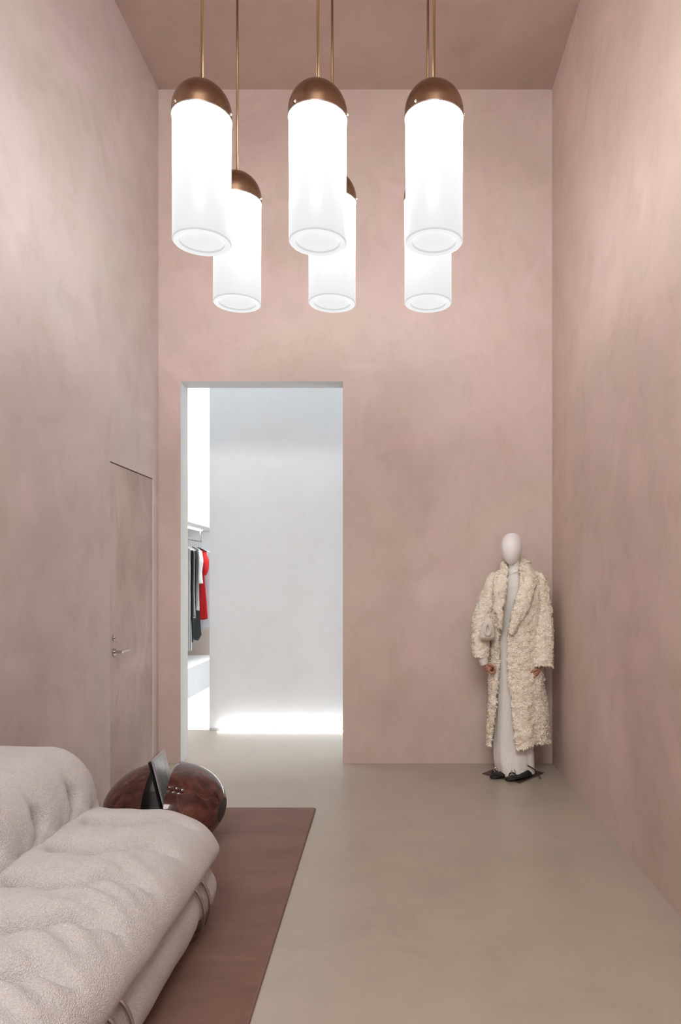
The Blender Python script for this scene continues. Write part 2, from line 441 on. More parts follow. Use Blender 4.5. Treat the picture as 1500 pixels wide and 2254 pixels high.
# ------------------------------------------------------------------ pendants
LR = .126; LZ0 = CAMZ+1.482; LZ1 = CAMZ+2.02
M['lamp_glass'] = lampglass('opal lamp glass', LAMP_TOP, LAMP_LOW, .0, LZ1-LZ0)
def pendant(x, y, label):
    t = thing('pendant_lamp', label, 'pendant lamp', (x, y, LZ0), 'pendant lamps under the ceiling')
    H = LZ1-LZ0
    prof = [(LR-.004, H), (LR, H-.004), (LR, .006), (LR-.002, .002), (LR-.006, 0)]
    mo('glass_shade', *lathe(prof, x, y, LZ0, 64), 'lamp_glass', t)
    mo('shade_rim', *lathe([(LR-.006, 0), (LR*.80, -.001), (LR*.79, .003)], x, y, LZ0, 64), 'lamp_rim', t)
    mo('rim_groove', *lathe([(LR*.79, .003), (LR*.755, .010)], x, y, LZ0, 64), 'lamp_line', t)
    mo('outer_edge', *lathe([(LR+.0006, .0045), (LR-.0045, -.001)], x, y, LZ0, 64), 'lamp_line', t)
    mo('diffuser', *lathe([(LR*.755, .010), (LR*.6, .030), (LR*.3, .042), (.001, .046)], x, y, LZ0, 64), 'lamp_disc', t)
    prof = [(LR-.004, H), (LR+.0045, H), (LR+.0045, H+.006)]
    autosm(mo('metal_ring', *lathe(prof, x, y, LZ0, 64), 'rim_metal', t))
    prof = [(LR+.004, H+.006), (LR+.004, H+.030)]+[((LR+.004)*cos(a), H+.030+(LR+.004)*1.02*sin(a)) for a in np.linspace(.06, pi/2-.05, 20)]+[(.012, H+.034+(LR+.004)*1.02)]
    mo('brass_cap', *lathe(prof, x, y, LZ0, 64), 'brass', t)
    for a in (-.15, -.15+2*pi/3, -.15-2*pi/3):
        mo('screw', *ellipsoid((x+(LR+.007)*cos(a), y+(LR+.007)*sin(a), LZ0+H+.015), (.006, .006, .006), 12, 8), 'silver', t)
    zt = LZ0+H+.03+LR
    mo('rod', *tube([(x, y, zt), (x, y, ZC-.02)], .0062, 14), 'brass_rod', t)
    autosm(mo('ceiling_rose', *lathe([(.001, ZC-LZ0-.022), (.045, ZC-LZ0-.022), (.05, ZC-LZ0-.018), (.05, ZC-LZ0-.0005)], x, y, LZ0, 32), 'brass', t))
    return t
def dup(root, loc, label):
    r = root.copy(); C.objects.link(r); r.location = loc; r['label'] = label
    for ch in list(root.children):
        c = ch.copy(); C.objects.link(c); c.parent = r
    return r
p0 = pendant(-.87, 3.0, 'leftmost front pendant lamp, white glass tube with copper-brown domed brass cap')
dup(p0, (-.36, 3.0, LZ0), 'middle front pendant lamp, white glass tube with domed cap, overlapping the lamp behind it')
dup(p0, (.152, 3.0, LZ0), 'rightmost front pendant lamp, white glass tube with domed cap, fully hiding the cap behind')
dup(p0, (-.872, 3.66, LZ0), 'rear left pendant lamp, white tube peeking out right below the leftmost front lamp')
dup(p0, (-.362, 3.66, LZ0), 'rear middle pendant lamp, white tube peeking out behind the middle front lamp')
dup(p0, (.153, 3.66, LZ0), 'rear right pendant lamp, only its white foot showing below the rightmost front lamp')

# ------------------------------------------------------------------ sofa
SY0, SY1 = .55, 2.97
sofa = thing('sofa', 'cream boucle tufted sofa with chrome clamps against the left wall', 'sofa', (-1.3, 1.76, .0))
TY = [2.67-.265*i for i in range(8)]
CLY = [2.68, 1.90, 1.12]
def seat_disp(v):
    x, y, z = v; d = 0
    top = sm((z-.30)/.10)
    if top > 0:
        # puffy channels between the tuft rows
        ph = (y-TY[0])/.265; fr = ph-round(ph)
        yy = fr*.265
        curve = .105*sm((x+1.08)/.20)+.045*sm((-1.23-x)/.09)+.014*max(0, 1-((x+1.15)/.06)**2)   # creases sweep away from the tuft pair on both sides
        ph2 = (y-curve-TY[0])/.265; fr2 = (ph2-round(ph2))*.265
        fade = 1-sm((x+1.06)/.26)
        back = sm((x+1.255)/.06)
        crease = exp(-(abs(fr2)/.026)**1.3)*(.42+.58*fade)*back
        d -= .075*crease*(1 if x < -.86 else max(0, 1-(x+.86)/.08))
        kb = sm((x+1.27)/.12)
        d += .020*((1-exp(-(fr2/.08)**2))*kb+(1-kb))*(.15+.85*fade)
        for tx in (-1.07, -1.19):
            if y < SY1-.12:
                d -= .058*exp(-((x-tx)**2+(yy)**2)/.030**2)
        d += .010*exp(-((x+1.13)/.04)**2)*exp(-(yy/.05)**2)
        # soft stretch wrinkles fanning out over the front half
        u = y+2.0*max(0, x+1.02)**2-.10*(x+1.0)
        amp = .008*sm((2.55-y)/.35)*exp(-((x+.93)/.10)**2)
        d += amp*sin(u*70+2*noise.noise(Vector((x*4, y*4, 0))))
        d += .006*noise.noise(Vector((x*6, y*5, 3)))
    v = v.copy(); v[2] += d*top
    return v
V, F = rbox(-1.62, -.755, SY0, SY1, .200, .455, (.12, .12, .12), (.010, .010, .02))
out = []
for v in V:
    x, y, z = v
    v = v.copy()
    # crown: fuller in the middle, nose drooping over the front, lower lip tucked back
    v[2] += .028*(1-((x+1.2)/.5)**2)*sm((z-.3)/.1)
    if x > -1.0: v[2] -= .055*sm((x+1.02)/.3)*sm((z-.2)/.2)*0.8
    v[0] -= .06*(1-sm((z-.19)/.12))*sm((x+1.3)/.4)
    v[0] += .012*noise.noise(Vector((0, y*4.2, z*5)))*sm((x+1.0)/.2)
    v[2] -= .034*sm((y-2.70)/.25)*sm((z-.3)/.1)
    for c in CLY: v[0] -= .022*exp(-((y-c)/.10)**2)*sm((x+.95)/.15)*(1-sm((z-.2)/.14)); 
    out.append(seat_disp(v))
mo('seat_cushion', out, F, 'boucle', sofa)
# base roll
V, F = rbox(-1.80, -.765, SY0+.03, SY1-.03, .022, .272, (.12, .12, .122), (.02, .012, .014))
out = []
for v in V:
    v = v.copy(); x, y, z = v
    f = sm((x+1.0)/.2)
    for c in CLY:
        v[0] -= .020*exp(-((y-c)/.06)**2)*f
        v[2] -= .012*exp(-((y-c)/.06)**2)*sm((z-.19)/.08)
    v[0] += .006*noise.noise(Vector((0, y*7, z*9)))*f
    e = sm((y-2.80)/.08)
    v[0] += .0035*sin(y*120+z*30)*e*f*(1-e*.3)
    out.append(v)
mo('base_cushion', out, F, 'boucle', sofa)
# backrest
V, F = rbox(-1.865, -1.305, SY0-.02, SY1-.005, .30, .735, (.19, .12, .175), (.012, .012, .012))
out = []
BT = [2.70-.265*i for i in range(8)]
for v in V:
    v = v.copy(); x, y, z = v
    fr = sm((x+1.72)/.2)
    lean = .06*(1-sm((z-.34)/.36))
    v[0] += lean*sm((x+1.8)/.35)
    # tufts on the front face
    ph = (y-BT[0])/.265; yy = (ph-round(ph))*.265
    face = sm((x+1.55)/.12)
    near_end = sm((SY1-.13-y)/.08)
    dep = 0
    dep += .072*exp(-((yy/.030)**2+((z-.575)/.030)**2))*near_end
    dep += .016*exp(-(yy/.026)**2)*exp(-((z-.61)/.045)**2)*near_end
    dep += .006*exp(-((yy-.02)/.03)**2)*exp(-((z-.47)/.05)**2)*near_end
    ys = ((ph-.5)-round(ph-.5))*.265
    dep += .012*exp(-((ys/.034)**2+((z-.47)/.035)**2))
    dep += .010*exp(-(ys/.03)**2)*exp(-((z-.50)/.06)**2)
    diag = abs(abs(ys)-(z-.46)*1.25)
    dep += .008*exp(-(diag/.025)**2)*sm((z-.44)/.03)*(1-sm((z-.56)/.03))
    dep -= .010
    v[0] -= dep*face; v[2] -= .3*dep*face
    v[0] += .008*noise.noise(Vector((x*3, y*5, z*6)))*fr
    v[2] += .010*noise.noise(Vector((x*3, y*3, 5)))*sm((z-.6)/.1)
    v[2] -= .01*sm((z-.6)/.1)*sm((1.62+v[0]-.25)/.3)
    out.append(v)
mo('backrest', out, F, 'boucle', sofa)
# chrome clamps: two rods looping round the base roll, joined in the crease
for c in CLY:
    parts = []
    for dy in (-.04, .04):
        pts = [(-1.02, c+dy, .255), (-.90, c+dy, .258), (-.825, c+dy, .248), (-.783, c+dy, .220), (-.760, c+dy, .160), (-.763, c+dy, .095), (-.785, c+dy, .048), (-.845, c+dy, .020), (-.98, c+dy, .018)]
        parts.append(ctube(pts, .0062, 12))
    parts.append(ctube([(-.90, c-.04, .258), (-.835, c-.10, .254), (-.802, c-.18, .240), (-.808, c-.27, .236), (-.93, c-.31, .248)], .0045, 10))
    V, F = join(*parts)
    tag(mo('clamp', V, F, 'chrome', sofa), 'chrome double-rod clamp around the base cushion')
for (x, y) in ((-.95, .75), (-1.7, .75), (-.95, 2.75), (-1.7, 2.75)):
    mo('foot', *tube([(x, y, .0115), (x, y, .05)], .03, 20), 'black', sofa)

# ------------------------------------------------------------------ marble table with a magazine slot
TX, TYY, TZ = -1.235, 3.60, .238
TA, TB = .312, .226
ang = radians(5)
SD = Vector((sin(ang), -cos(ang), 0))       # slot runs this way, towards the viewer
SN = Vector((cos(ang), sin(ang), 0))        # across the slot
table = thing('marble_table', 'polished dark red marble side table, split egg shape with magazine slot', 'side table', (TX, TYY, .0115))
M['slot_face'] = mat('dark polished slot face', (.022, .009, .007), .12)
def lobe(side, gap):
    bm = bmesh.new()
    V, F = ellipsoid((0, 0, 0), (TA, TA, TB), 96, 56)
    vs = [bm.verts.new(v) for v in V]
    for f in F:
        try: bm.faces.new([vs[i] for i in f])
        except ValueError: pass
    bmesh.ops.remove_doubles(bm, verts=bm.verts, dist=1e-5)
    nrm = Vector((side, 0, 0))
    r = bmesh.ops.bisect_plane(bm, geom=bm.verts[:]+bm.edges[:]+bm.faces[:], plane_co=nrm*gap, plane_no=nrm, clear_inner=True)
    ed = [e for e in r['geom_cut'] if isinstance(e, bmesh.types.BMEdge)]
    for f in bmesh.ops.contextual_create(bm, geom=ed)['faces']: f.material_index = 2
    r = bmesh.ops.bisect_plane(bm, geom=bm.verts[:]+bm.edges[:]+bm.faces[:], plane_co=(0, 0, -TB+.012), plane_no=(0, 0, -1), clear_outer=True)
    ed = [e for e in r['geom_cut'] if isinstance(e, bmesh.types.BMEdge)]
    bmesh.ops.contextual_create(bm, geom=ed)
    if side > 0:     # flat facet cut at the outer end of the right lobe, coloured near black
        pn = Vector((cos(radians(-7)), sin(radians(-7)), -.10)).normalized()
        r = bmesh.ops.bisect_plane(bm, geom=bm.verts[:]+bm.edges[:]+bm.faces[:], plane_co=pn*(TA*.962), plane_no=pn, clear_outer=True)
        ed = [e for e in r['geom_cut'] if isinstance(e, bmesh.types.BMEdge)]
        res = bmesh.ops.contextual_create(bm, geom=ed)
        for f in res['faces']: f.material_index = 1
    for e in bm.edges:
        if len(e.link_faces) == 2 and e.calc_face_angle(0) > radians(30): e.smooth = False
    bmesh.ops.recalc_face_normals(bm, faces=bm.faces)
    me = bpy.data.meshes.new('marble_lobe')
    R = Matrix.Rotation(ang, 4, 'Z')
    bmesh.ops.transform(bm, matrix=Matrix.Translation((0, 0, TZ-.0115))@R, verts=bm.verts)
    bm.to_mesh(me); bm.free()
    me.materials.append(M['marble']); me.materials.append(M['black_facet']); me.materials.append(M['slot_face'])
    me.polygons.foreach_set('use_smooth', [True]*len(me.polygons))
    o = bpy.data.objects.new('marble_lobe', me); C.objects.link(o); o.parent = table
    return o
lobe(-1, .050); lobe(1, .058)
# bridging tray at the bottom of the slot
def slotpt(a, b, z): p = Vector((TX, TYY, 0))+SN*a-SD*b; return (p.x, p.y, z)
def obox(a0, a1, b0, b1, z0, z1):
    V = [slotpt(a, b, z) for a in (a0, a1) for b in (b0, b1) for z in (z0, z1)]
    return np.array(V), box(0, 1, 0, 1, 0, 1)[1]
mo('slot_tray', *obox(-.055, .063, -.27, .27, .05, .235), 'marble', table, smooth=False)

# magazines leaning in the slot
def magazine(label, a, lean, wid, hgt, th, b0, zb, turn, cover):
    t = thing('magazine', label, 'magazine', slotpt(a, b0, zb), 'magazines in the marble table')
    def T(u, v, s):    # u along the slot (away), v up the page, s through thickness
        u2 = u*cos(turn)-v*sin(turn)*1.0; v2 = u*sin(turn)+v*cos(turn)
        aa = a+v2*sin(lean)+s*cos(lean); zz = zb+v2*cos(lean)-s*sin(lean)
        return slotpt(aa, b0+u2, zz)
    def bx(u0, u1, v0, v1, s0, s1):
        return np.array([T(u, v, s) for u in (u0, u1) for v in (v0, v1) for s in (s0, s1)]), box(0, 1, 0, 1, 0, 1)[1]
    mo('pages', *bx(.002, wid-.002, .002, hgt-.002, .001, th-.001), mats_page, t, smooth=False)
    V, F = join(bx(0, wid, 0, hgt, 0, .001), bx(0, wid, 0, hgt, th-.001, th), bx(0, .0012, 0, hgt, 0, th))
    c = mo('cover', V, F, cover, t, smooth=False)
    return t, bx, c
mats_page = mat('page edges', (.52, .47, .47), .7)
lil = mat('lilac cover', (.40, .36, .37), .35)
dk = mat('black cover', (.012, .012, .013), .3)
def photo_cover():
    m = mat('grey photo', (.3, .33, .35), .25)
    v = coords(m)
    L(m, ramp(m, ntex(m, v, 9, 2, .5, 1), [(.35, (.20, .235, .25)), (.65, (.33, .36, .385))]), bsdf(m).inputs['Base Color'])
    return m
gp = photo_cover()
t1, bx1, c1 = magazine('grey magazine with a photo cover, front of those leaning in the marble table slot', .030, radians(-14), .235, .288, .008, -.14, .2365, 0, lil)
V, F = bx1(.012, .165, -.0, .274, .0081, .0088)
tag(mo('cover_photo', V, F, gp, c1, smooth=False), 'blue-grey cover photograph')
V, F = join(bx1(.035, .075, .07, .076, .0088, .0092), bx1(.05, .056, .04, .095, .0088, .0092))
tag(mo('cover_print', V, F, mat('white print', (.8, .8, .82), .4), c1, smooth=False), 'white scribble print')
t2, bx2, c2 = magazine('black magazine with pale spine leaning behind the grey one in the marble table', .016, radians(-14), .22, .280, .009, -.15, .2365, 0, dk)

# ------------------------------------------------------------------ mannequin
MX, MY = .84, 5.03
KX = 1/298.2
def mx(px): return MX+(px-1130.5)*KX
def mz(py): return CAMZ-(py-1276)*KX
man = thing('mannequin', 'egg-headed white mannequin in ivory gown and cream shearling coat in the right corner', 'mannequin', (MX, MY, 0))
# base plate
P = [(.612, 5.02), (.845, 4.79), (1.068, 5.04), (.835, 5.27)]
V = np.array([(x, y, z) for z in (.0005, .008) for x, y in P])
mo('base_plate', V, [(3, 2, 1, 0), (4, 5, 6, 7), (0, 1, 5, 4), (1, 2, 6, 5), (2, 3, 7, 6), (3, 0, 4, 7)], 'plate', man, smooth=False)
# head: smooth featureless egg
hx, hy_, hz0, hz1 = mx(1126.5), MY-.015, mz(1244), mz(1173)
rings = []
for i in range(41):
    t = i/40; a = pi*t
    z = hz0+(hz1-hz0)*(1-cos(a))/2
    u = (z-hz0)/(hz1-hz0)
    wv = max(0, sin(a))**ip(u, [0, .5, 1], [.95, .9, .72])*ip(u, [0, .15, .35, .6, .8, 1], [.74, .82, .92, 1.0, 1.03, 1.0])
    ax = .079*wv; ay = .102*wv
    cxo = hx+(u-.5)*.014; cyo = hy_+(u-.45)*.045
    th = radians(-16)
    ring = []
    for k in range(48):
        b = 2*pi*k/48; ex, ey = ax*cos(b), ay*sin(b)
        ring.append((cxo+ex*cos(th)-ey*sin(th), cyo+ex*sin(th)+ey*cos(th), z))
    rings.append(np.array(ring))
mo('head', *loft(rings), 'head', man)
# body: neck, torso and legs in one skin
def skin(name, pts, edges, radii, m, parent, sub=2):
    me = bpy.data.meshes.new(name); org = WORLD[parent.name]
    me.from_pydata([tuple(Vector(p)-org) for p in pts], edges, [])
    me.materials.append(M[m])
    o = bpy.data.objects.new(name, me); C.objects.link(o); o.parent = parent; WORLD[o.name] = org
    sk = o.modifiers.new('skin', 'SKIN'); sk.use_smooth_shade = True
    for i, r in enumerate(radii):
        r = r if hasattr(r, '__len__') else (r, r)
        me.skin_vertices[0].data[i].radius = r
    me.skin_vertices[0].data[0].use_root = True
    s = o.modifiers.new('subd', 'SUBSURF'); s.levels = sub; s.render_levels = sub
    return o
bx_ = MX+.01
pts = [(bx_, MY, .95), (bx_, MY, 1.12), (bx_, MY, 1.32), (mx(1134), MY+.005, 1.42), (mx(1133), MY+.0, 1.50), (mx(1131), MY-.0, 1.60),
       (bx_-.075, MY, .88), (bx_-.07, MY, .5), (bx_-.07, MY+.01, .10), (bx_+.075, MY, .88), (bx_+.07, MY, .5), (bx_+.07, MY+.01, .10),
       (bx_-.075, MY-.06, .045), (bx_+.07, MY-.06, .045)]
skin('body', pts, [(0, 1), (1, 2), (2, 3), (3, 4), (4, 5), (0, 6), (6, 7), (7, 8), (0, 9), (9, 10), (10, 11), (8, 12), (11, 13)],
     [.09, .08, .09, .07, .043, .045, .07, .05, .03, .07, .05, .03, .025, .025], 'head', man)

# gown
prof = [(1252, 1117, 1147, .050), (1258, 1114, 1148, .053), (1264, 1113, 1149, .055), (1268, 1110, 1150, .058), (1276, 1097, 1160, .070), (1290, 1089, 1172, .088), (1310, 1092, 1170, .098), (1335, 1094, 1168, .100),
        (1380, 1095, 1162, .088), (1420, 1091, 1168, .10), (1460, 1090, 1172, .11), (1520, 1091, 1172, .11), (1580, 1091, 1172, .11), (1640, 1089, 1174, .115), (1670, 1090, 1176, .12), (1690, 1093, 1176, .12), (1702, 1096, 1177, .12)]
ys = [p[0] for p in prof]
rings = []
NR = 96
for py in np.concatenate([np.linspace(1252, 1300, 22), np.linspace(1304, 1702, 80)]):
    l, r, b = [ip(py, ys, [p[k] for p in prof]) for k in (1, 2, 3)]
    cx = (mx(l)+mx(r))/2; a = (mx(r)-mx(l))/2*.985
    ring = []
    for k in range(NR):
        t = 2*pi*k/NR
        fold = 1+.035*sm((py-1430)/200)*sin(t*7+1.2+.6*sin(py*.01))+.012*sin(t*15+py*.012)*sm((py-1400)/150)
        # soft cowl wrinkles of the roll neck
        if py < 1272: fold += .05*sin((py-1252)*.75+t*1.3)*(1-sm((py-1264)/8))
        x = cx+a*sin(t)*fold; y = MY-b*cos(t)*fold
        z = mz(py)
        if py < 1275: z += .012*sin(t)*(1-sm((py-1258)/18)) + .010*(-cos(t))*(1-sm((py-1258)/18))*-1
        hemw = sm((py-1640)/62)
        # hem lifts over the shoe at the front right and dips at the front left
        lift = .055*exp(-((sin(t)-.42)/.33)**2)*(1 if cos(t) > 0 else 0)*sm(cos(t)*3)
        z += hemw*(lift*sm((py-1660)/42)) + hemw*(-.008*cos(t))
        z = max(z, .014)
        y -= .03*hemw*exp(-((sin(t)+.5)/.5)**2)*(1 if cos(t) > 0 else 0)*sm(cos(t)*3)
        ring.append((x, y, z))
    rings.append(np.array(ring))
dress = mo('gown', *loft(rings), 'dress', man)
tag(dress, 'long ivory knit roll-neck gown'); md = dress.modifiers.new('s', 'SOLIDIFY'); md.thickness = .004; md.offset = -1
# folded roll of the neck
nk = [(mx(1131)+.052*sin(a), MY+.0-.056*cos(a), mz(1262)+.020*sin(a+.25)+.004*cos(3*a)) for a in np.linspace(0, 2*pi, 33)]
tag(mo('neck_roll', *tube(nk, [.0085]*33, 10, False), 'dress', dress))

# --- shearling coat
def tufts(V, F, n, length, rad, seed, keep=None, droop=.5):
    rng = np.random.default_rng(seed)
    V = np.asarray(V); T = []
    for f in F:
        for k in range(1, len(f)-1): T.append((f[0], f[k], f[k+1]))
    T = np.array(T); A, B, D = V[T[:, 0]], V[T[:, 1]], V[T[:, 2]]
    nr = np.cross(B-A, D-A); ar = np.linalg.norm(nr, axis=1); ok = ar > 1e-10
    if keep is not None: ok &= keep((A+B+D)/3)
    A, B, D, nr, ar = A[ok], B[ok], D[ok], nr[ok], ar[ok]
    nr = nr/ar[:, None]
    i = rng.choice(len(A), n, p=ar/ar.sum())
    u, v = rng.random(n), rng.random(n); s = u+v > 1; u[s] = 1-u[s]; v[s] = 1-v[s]
    P = A[i]+(B[i]-A[i])*u[:, None]+(D[i]-A[i])*v[:, None]; Nn = nr[i]
    # swirl direction shared by neighbouring tufts makes locks
    sw = np.array([noise.noise_vector(Vector(p*22)) for p in P])*1.5+rng.normal(0, .35, (n, 3))
    sw[:, 2] -= droop
    tg = sw-Nn*(sw*Nn).sum(1)[:, None]; tg /= np.linalg.norm(tg, axis=1)[:, None]+1e-9
    Lh = length*rng.uniform(.6, 1.3, n)[:, None]
    bt = np.cross(Nn, tg)
    pts = [P-Nn*.001, P+Nn*Lh*.28+tg*Lh*.22, P+Nn*Lh*.36+tg*Lh*.55+bt*Lh*.12, P+Nn*Lh*.26+tg*Lh*.85+bt*Lh*.3, P+Nn*Lh*.06+tg*Lh*1.0+bt*Lh*.5]
    wd = [rad*1.2, rad*1.5, rad*1.4, rad*1.0, rad*.35]
    vs = []
    for p, r_ in zip(pts, wd): vs += [p-bt*r_, p+bt*r_]
    W = np.stack(vs, 1).reshape(-1, 3)
    base = np.arange(n)*10; FF = []
    for a in range(4): FF.append(np.stack([base+a*2, base+a*2+1, base+a*2+3, base+a*2+2], 1)[:, ::-1])
    return W, np.vstack(FF).tolist()
def fluff(V, amp, sc=24, seed=0):
    out = []
    for v in V:
        v = v+np.array(noise.noise_vector(Vector(v*70)))*amp*.45
        nv = noise.noise_vector(Vector(v*sc)+Vector((seed, 0, 0))); n2 = noise.noise_vector(Vector(v*9)+Vector((0, seed, 0)))
        out.append(v+np.array(nv)*amp+np.array(n2)*amp*.8)
    return np.array(out)
def shell(grid, th_fn):
    """grid: rows x cols x 3 outer surface, closed into a thick sheet (inner side towards th_fn)"""
    R, K, _ = grid.shape
    inner = th_fn(grid)
    V = np.vstack([grid.reshape(-1, 3), inner.reshape(-1, 3)]); n = R*K; F = []
    for i in range(R-1):
        for k in range(K-1):
            a, b, c, d = i*K+k, i*K+k+1, (i+1)*K+k+1, (i+1)*K+k
            F.append((a, b, c, d)); F.append((n+d, n+c, n+b, n+a))
    for k in range(K-1):
        F.append((k+1, k, n+k, n+k+1)); a = (R-1)*K+k; F.append((a, a+1, n+a+1, n+a))
    for i in range(R-1):
        a, b = i*K, (i+1)*K; F.append((a, b, n+b, n+a)); a, b = i*K+K-1, (i+1)*K+K-1; F.append((b, a, n+a, n+b))
    return V, F
ct = [(1250, 1112, 1163, .085, 1117, 1147), (1256, 1101, 1173, .10, 1114, 1150), (1266, 1087, 1186, .12, 1112, 1149), (1280, 1078, 1195, .135, 1110, 1146), (1300, 1074, 1197, .145, 1107, 1143), (1320, 1074, 1196, .15, 1102, 1139),
      (1345, 1073, 1195, .152, 1099, 1131), (1370, 1072, 1194, .155, 1099, 1123), (1400, 1073, 1194, .158, 1098, 1118), (1450, 1074, 1195, .16, 1097, 1118), (1500, 1074, 1199, .165, 1095, 1121),
      (1560, 1072, 1204, .172, 1090, 1126), (1600, 1070, 1207, .176, 1086, 1131), (1630, 1069, 1208, .178, 1083, 1136)]
ys = [c[0] for c in ct]
K = 190; rows = []
for py in np.linspace(1250, 1632, 200):
    l, r, b, ol, orr = [ip(py, ys, [c[k] for c in ct]) for k in range(1, 6)]
    ol -= 7; orr -= 7.5
    cx = (mx(l)+mx(r))/2; a = (mx(r)-mx(l))/2*.97
    f0 = math.asin(max(-.98, min(.98, (mx(orr)-cx)/a*.97))); f1 = math.asin(max(-.98, min(.98, (mx(ol)-cx)/a*.97)))+2*pi
    row = []
    for k in range(K):
        t = k/(K-1); ph = f0+(f1-f0)*t
        low = sm((py-1400)/200)
        fo = 1+low*.055*sin(ph*5+.6)+.02*low*sin(ph*9)
        if t < .25: fo += low*.03*sin(t*30)
        x = cx+a*sin(ph)*fo; y = MY-b*cos(ph)*fo+.005
        edge = min(t, 1-t)*110
        if edge < 5: y -= .012*(1-edge/5)
        y = min(y, YB-.045)
        z = mz(py)
        hem = sm((py-1560)/72)
        z -= hem*.024*(exp(-(t/.05)**2)+.9*exp(-((1-t)/.05)**2)) - hem*.008*sin(ph*3)
        row.append((x, y, z))
    rows.append(row)
G = np.array(rows)
def inward(Gd):
    c = np.zeros_like(Gd); c[:] = Gd
    ctr = np.array([mx(1136), MY, 0]); d = Gd-ctr; d[..., 2] = 0; n = np.linalg.norm(d, axis=2, keepdims=True)
    return Gd-d/n*.018
G = G[:, ::-1]
V, F = shell(G, inward)
V = fluff(V, .0085, 26, 1)
outer = lambda c: np.ones(len(c), bool)
coatV, coatF = join((V, F), tufts(V, F, 42000, .014, .0021, 3))
coat = mo('shearling_coat', coatV, coatF, 'fur', man); tag(coat, 'long curly cream shearling coat worn open')
# sleeves
def sleeve(pts, rad, seed, n):
    P = [Vector(p) for p in pts]
    V, F = ctube(P, rad, 64, 24, True)
    V = fluff(V, .0085, 26, seed)
    keep = None
    W, FF = tufts(V, [f for f in F if len(f) < 5], int(n*2.0), .013, .0021, seed)
    o = mo('sleeve', *join((V, F), (W, FF)), 'fur', coat)
    return o
s1 = sleeve([(mx(1098), MY+.02, mz(1272)), (mx(1087), MY, mz(1286)), (mx(1074), MY-.02, mz(1325)), (mx(1060), MY-.03, mz(1370)), (mx(1056), MY-.06, mz(1410)), (mx(1056), MY-.085, mz(1444))],
       [.05, .062, .066, .066, .062, .052], 11, 5200)
s2 = sleeve([(mx(1172), MY+.02, mz(1268)), (mx(1185), MY, mz(1284)), (mx(1190), MY-.01, mz(1325)), (mx(1192), MY-.03, mz(1375)), (mx(1190), MY-.06, mz(1425)), (mx(1187), MY-.085, mz(1464))],
       [.050, .066, .070, .074, .080, .076], 12, 5600)
# collar and lapels: thick shawl strips
def strip(cols, th, seed, n, name='lapel'):
    """cols: list of (left pt, right pt) down the strip"""
    R = 90; K = 26; xs = np.linspace(0, len(cols)-1, R); G = []
    a = np.array([c[0] for c in cols]); b = np.array([c[1] for c in cols]); ii = np.arange(len(cols))
    for q in xs:
        p0 = np.array([np.interp(q, ii, a[:, j]) for j in range(3)]); p1 = np.array([np.interp(q, ii, b[:, j]) for j in range(3)])
        G.append([p0+(p1-p0)*k/(K-1)+np.array([0, -1, 0])*th*sin(pi*k/(K-1))**.6 for k in range(K)])
    G = np.array(G)[:, ::-1]
    V, F = shell(G, lambda g_: g_+np.array([0, th*.6, 0]))
    V = fluff(V, .007, 26, seed)
    W, FF = tufts(V, F, int(n*2.2), .012, .0021, seed)
    return mo(name, *join((V, F), (W, FF)), 'fur', coat)
yf = MY-.165; DX = -.012
strip([((DX+mx(1150), MY+.03, mz(1237)), (mx(1160), MY+.06, mz(1236))), ((DX+mx(1149), MY-.03, mz(1246)), (mx(1175), MY+.0, mz(1254))), ((DX+mx(1147), MY-.085, mz(1262)), (mx(1178), MY-.06, mz(1270))),
       ((mx(1141), yf+.025, mz(1285)), (mx(1171), yf+.035, mz(1290))), ((DX+mx(1132), yf, mz(1318)), (mx(1160), yf+.004, mz(1325))), ((DX+mx(1123), yf-.006, mz(1350)), (mx(1143), yf-.004, mz(1360))), ((DX+mx(1116), yf-.006, mz(1385)), (mx(1124), yf-.006, mz(1392)))], .026, 21, 3600)
strip([((DX+mx(1112), MY+.02, mz(1246)), (mx(1120), MY+.02, mz(1248))), ((DX+mx(1098), MY-.03, mz(1258)), (mx(1114), MY-.06, mz(1256))), ((DX+mx(1088), MY-.085, mz(1275)), (mx(1110), MY-.11, mz(1270))),
       ((mx(1084), yf+.03, mz(1300)), (mx(1107), yf+.01, mz(1298))), ((DX+mx(1085), yf+.02, mz(1330)), (mx(1101), yf-.002, mz(1330))), ((DX+mx(1091), yf+.012, mz(1352)), (mx(1099), yf-.004, mz(1355))), ((DX+mx(1095), yf+.006, mz(1378)), (mx(1097), yf-.002, mz(1380)))], .022, 22, 2600)
# collar back, standing behind the neck
P = [(mx(1112), MY+.0, mz(1252)), (mx(1114), MY+.055, mz(1243)), (mx(1132), MY+.085, mz(1238)), (mx(1152), MY+.06, mz(1237)), (mx(1162), MY+.01, mz(1244))]
V, F = ctube(P, [.022, .028, .032, .032, .028], 18, 8)
V = fluff(V, .006, 26, 9)
mo('collar', *join((V, F), tufts(V, F, 3600, .012, .0021, 9)), 'fur', coat)

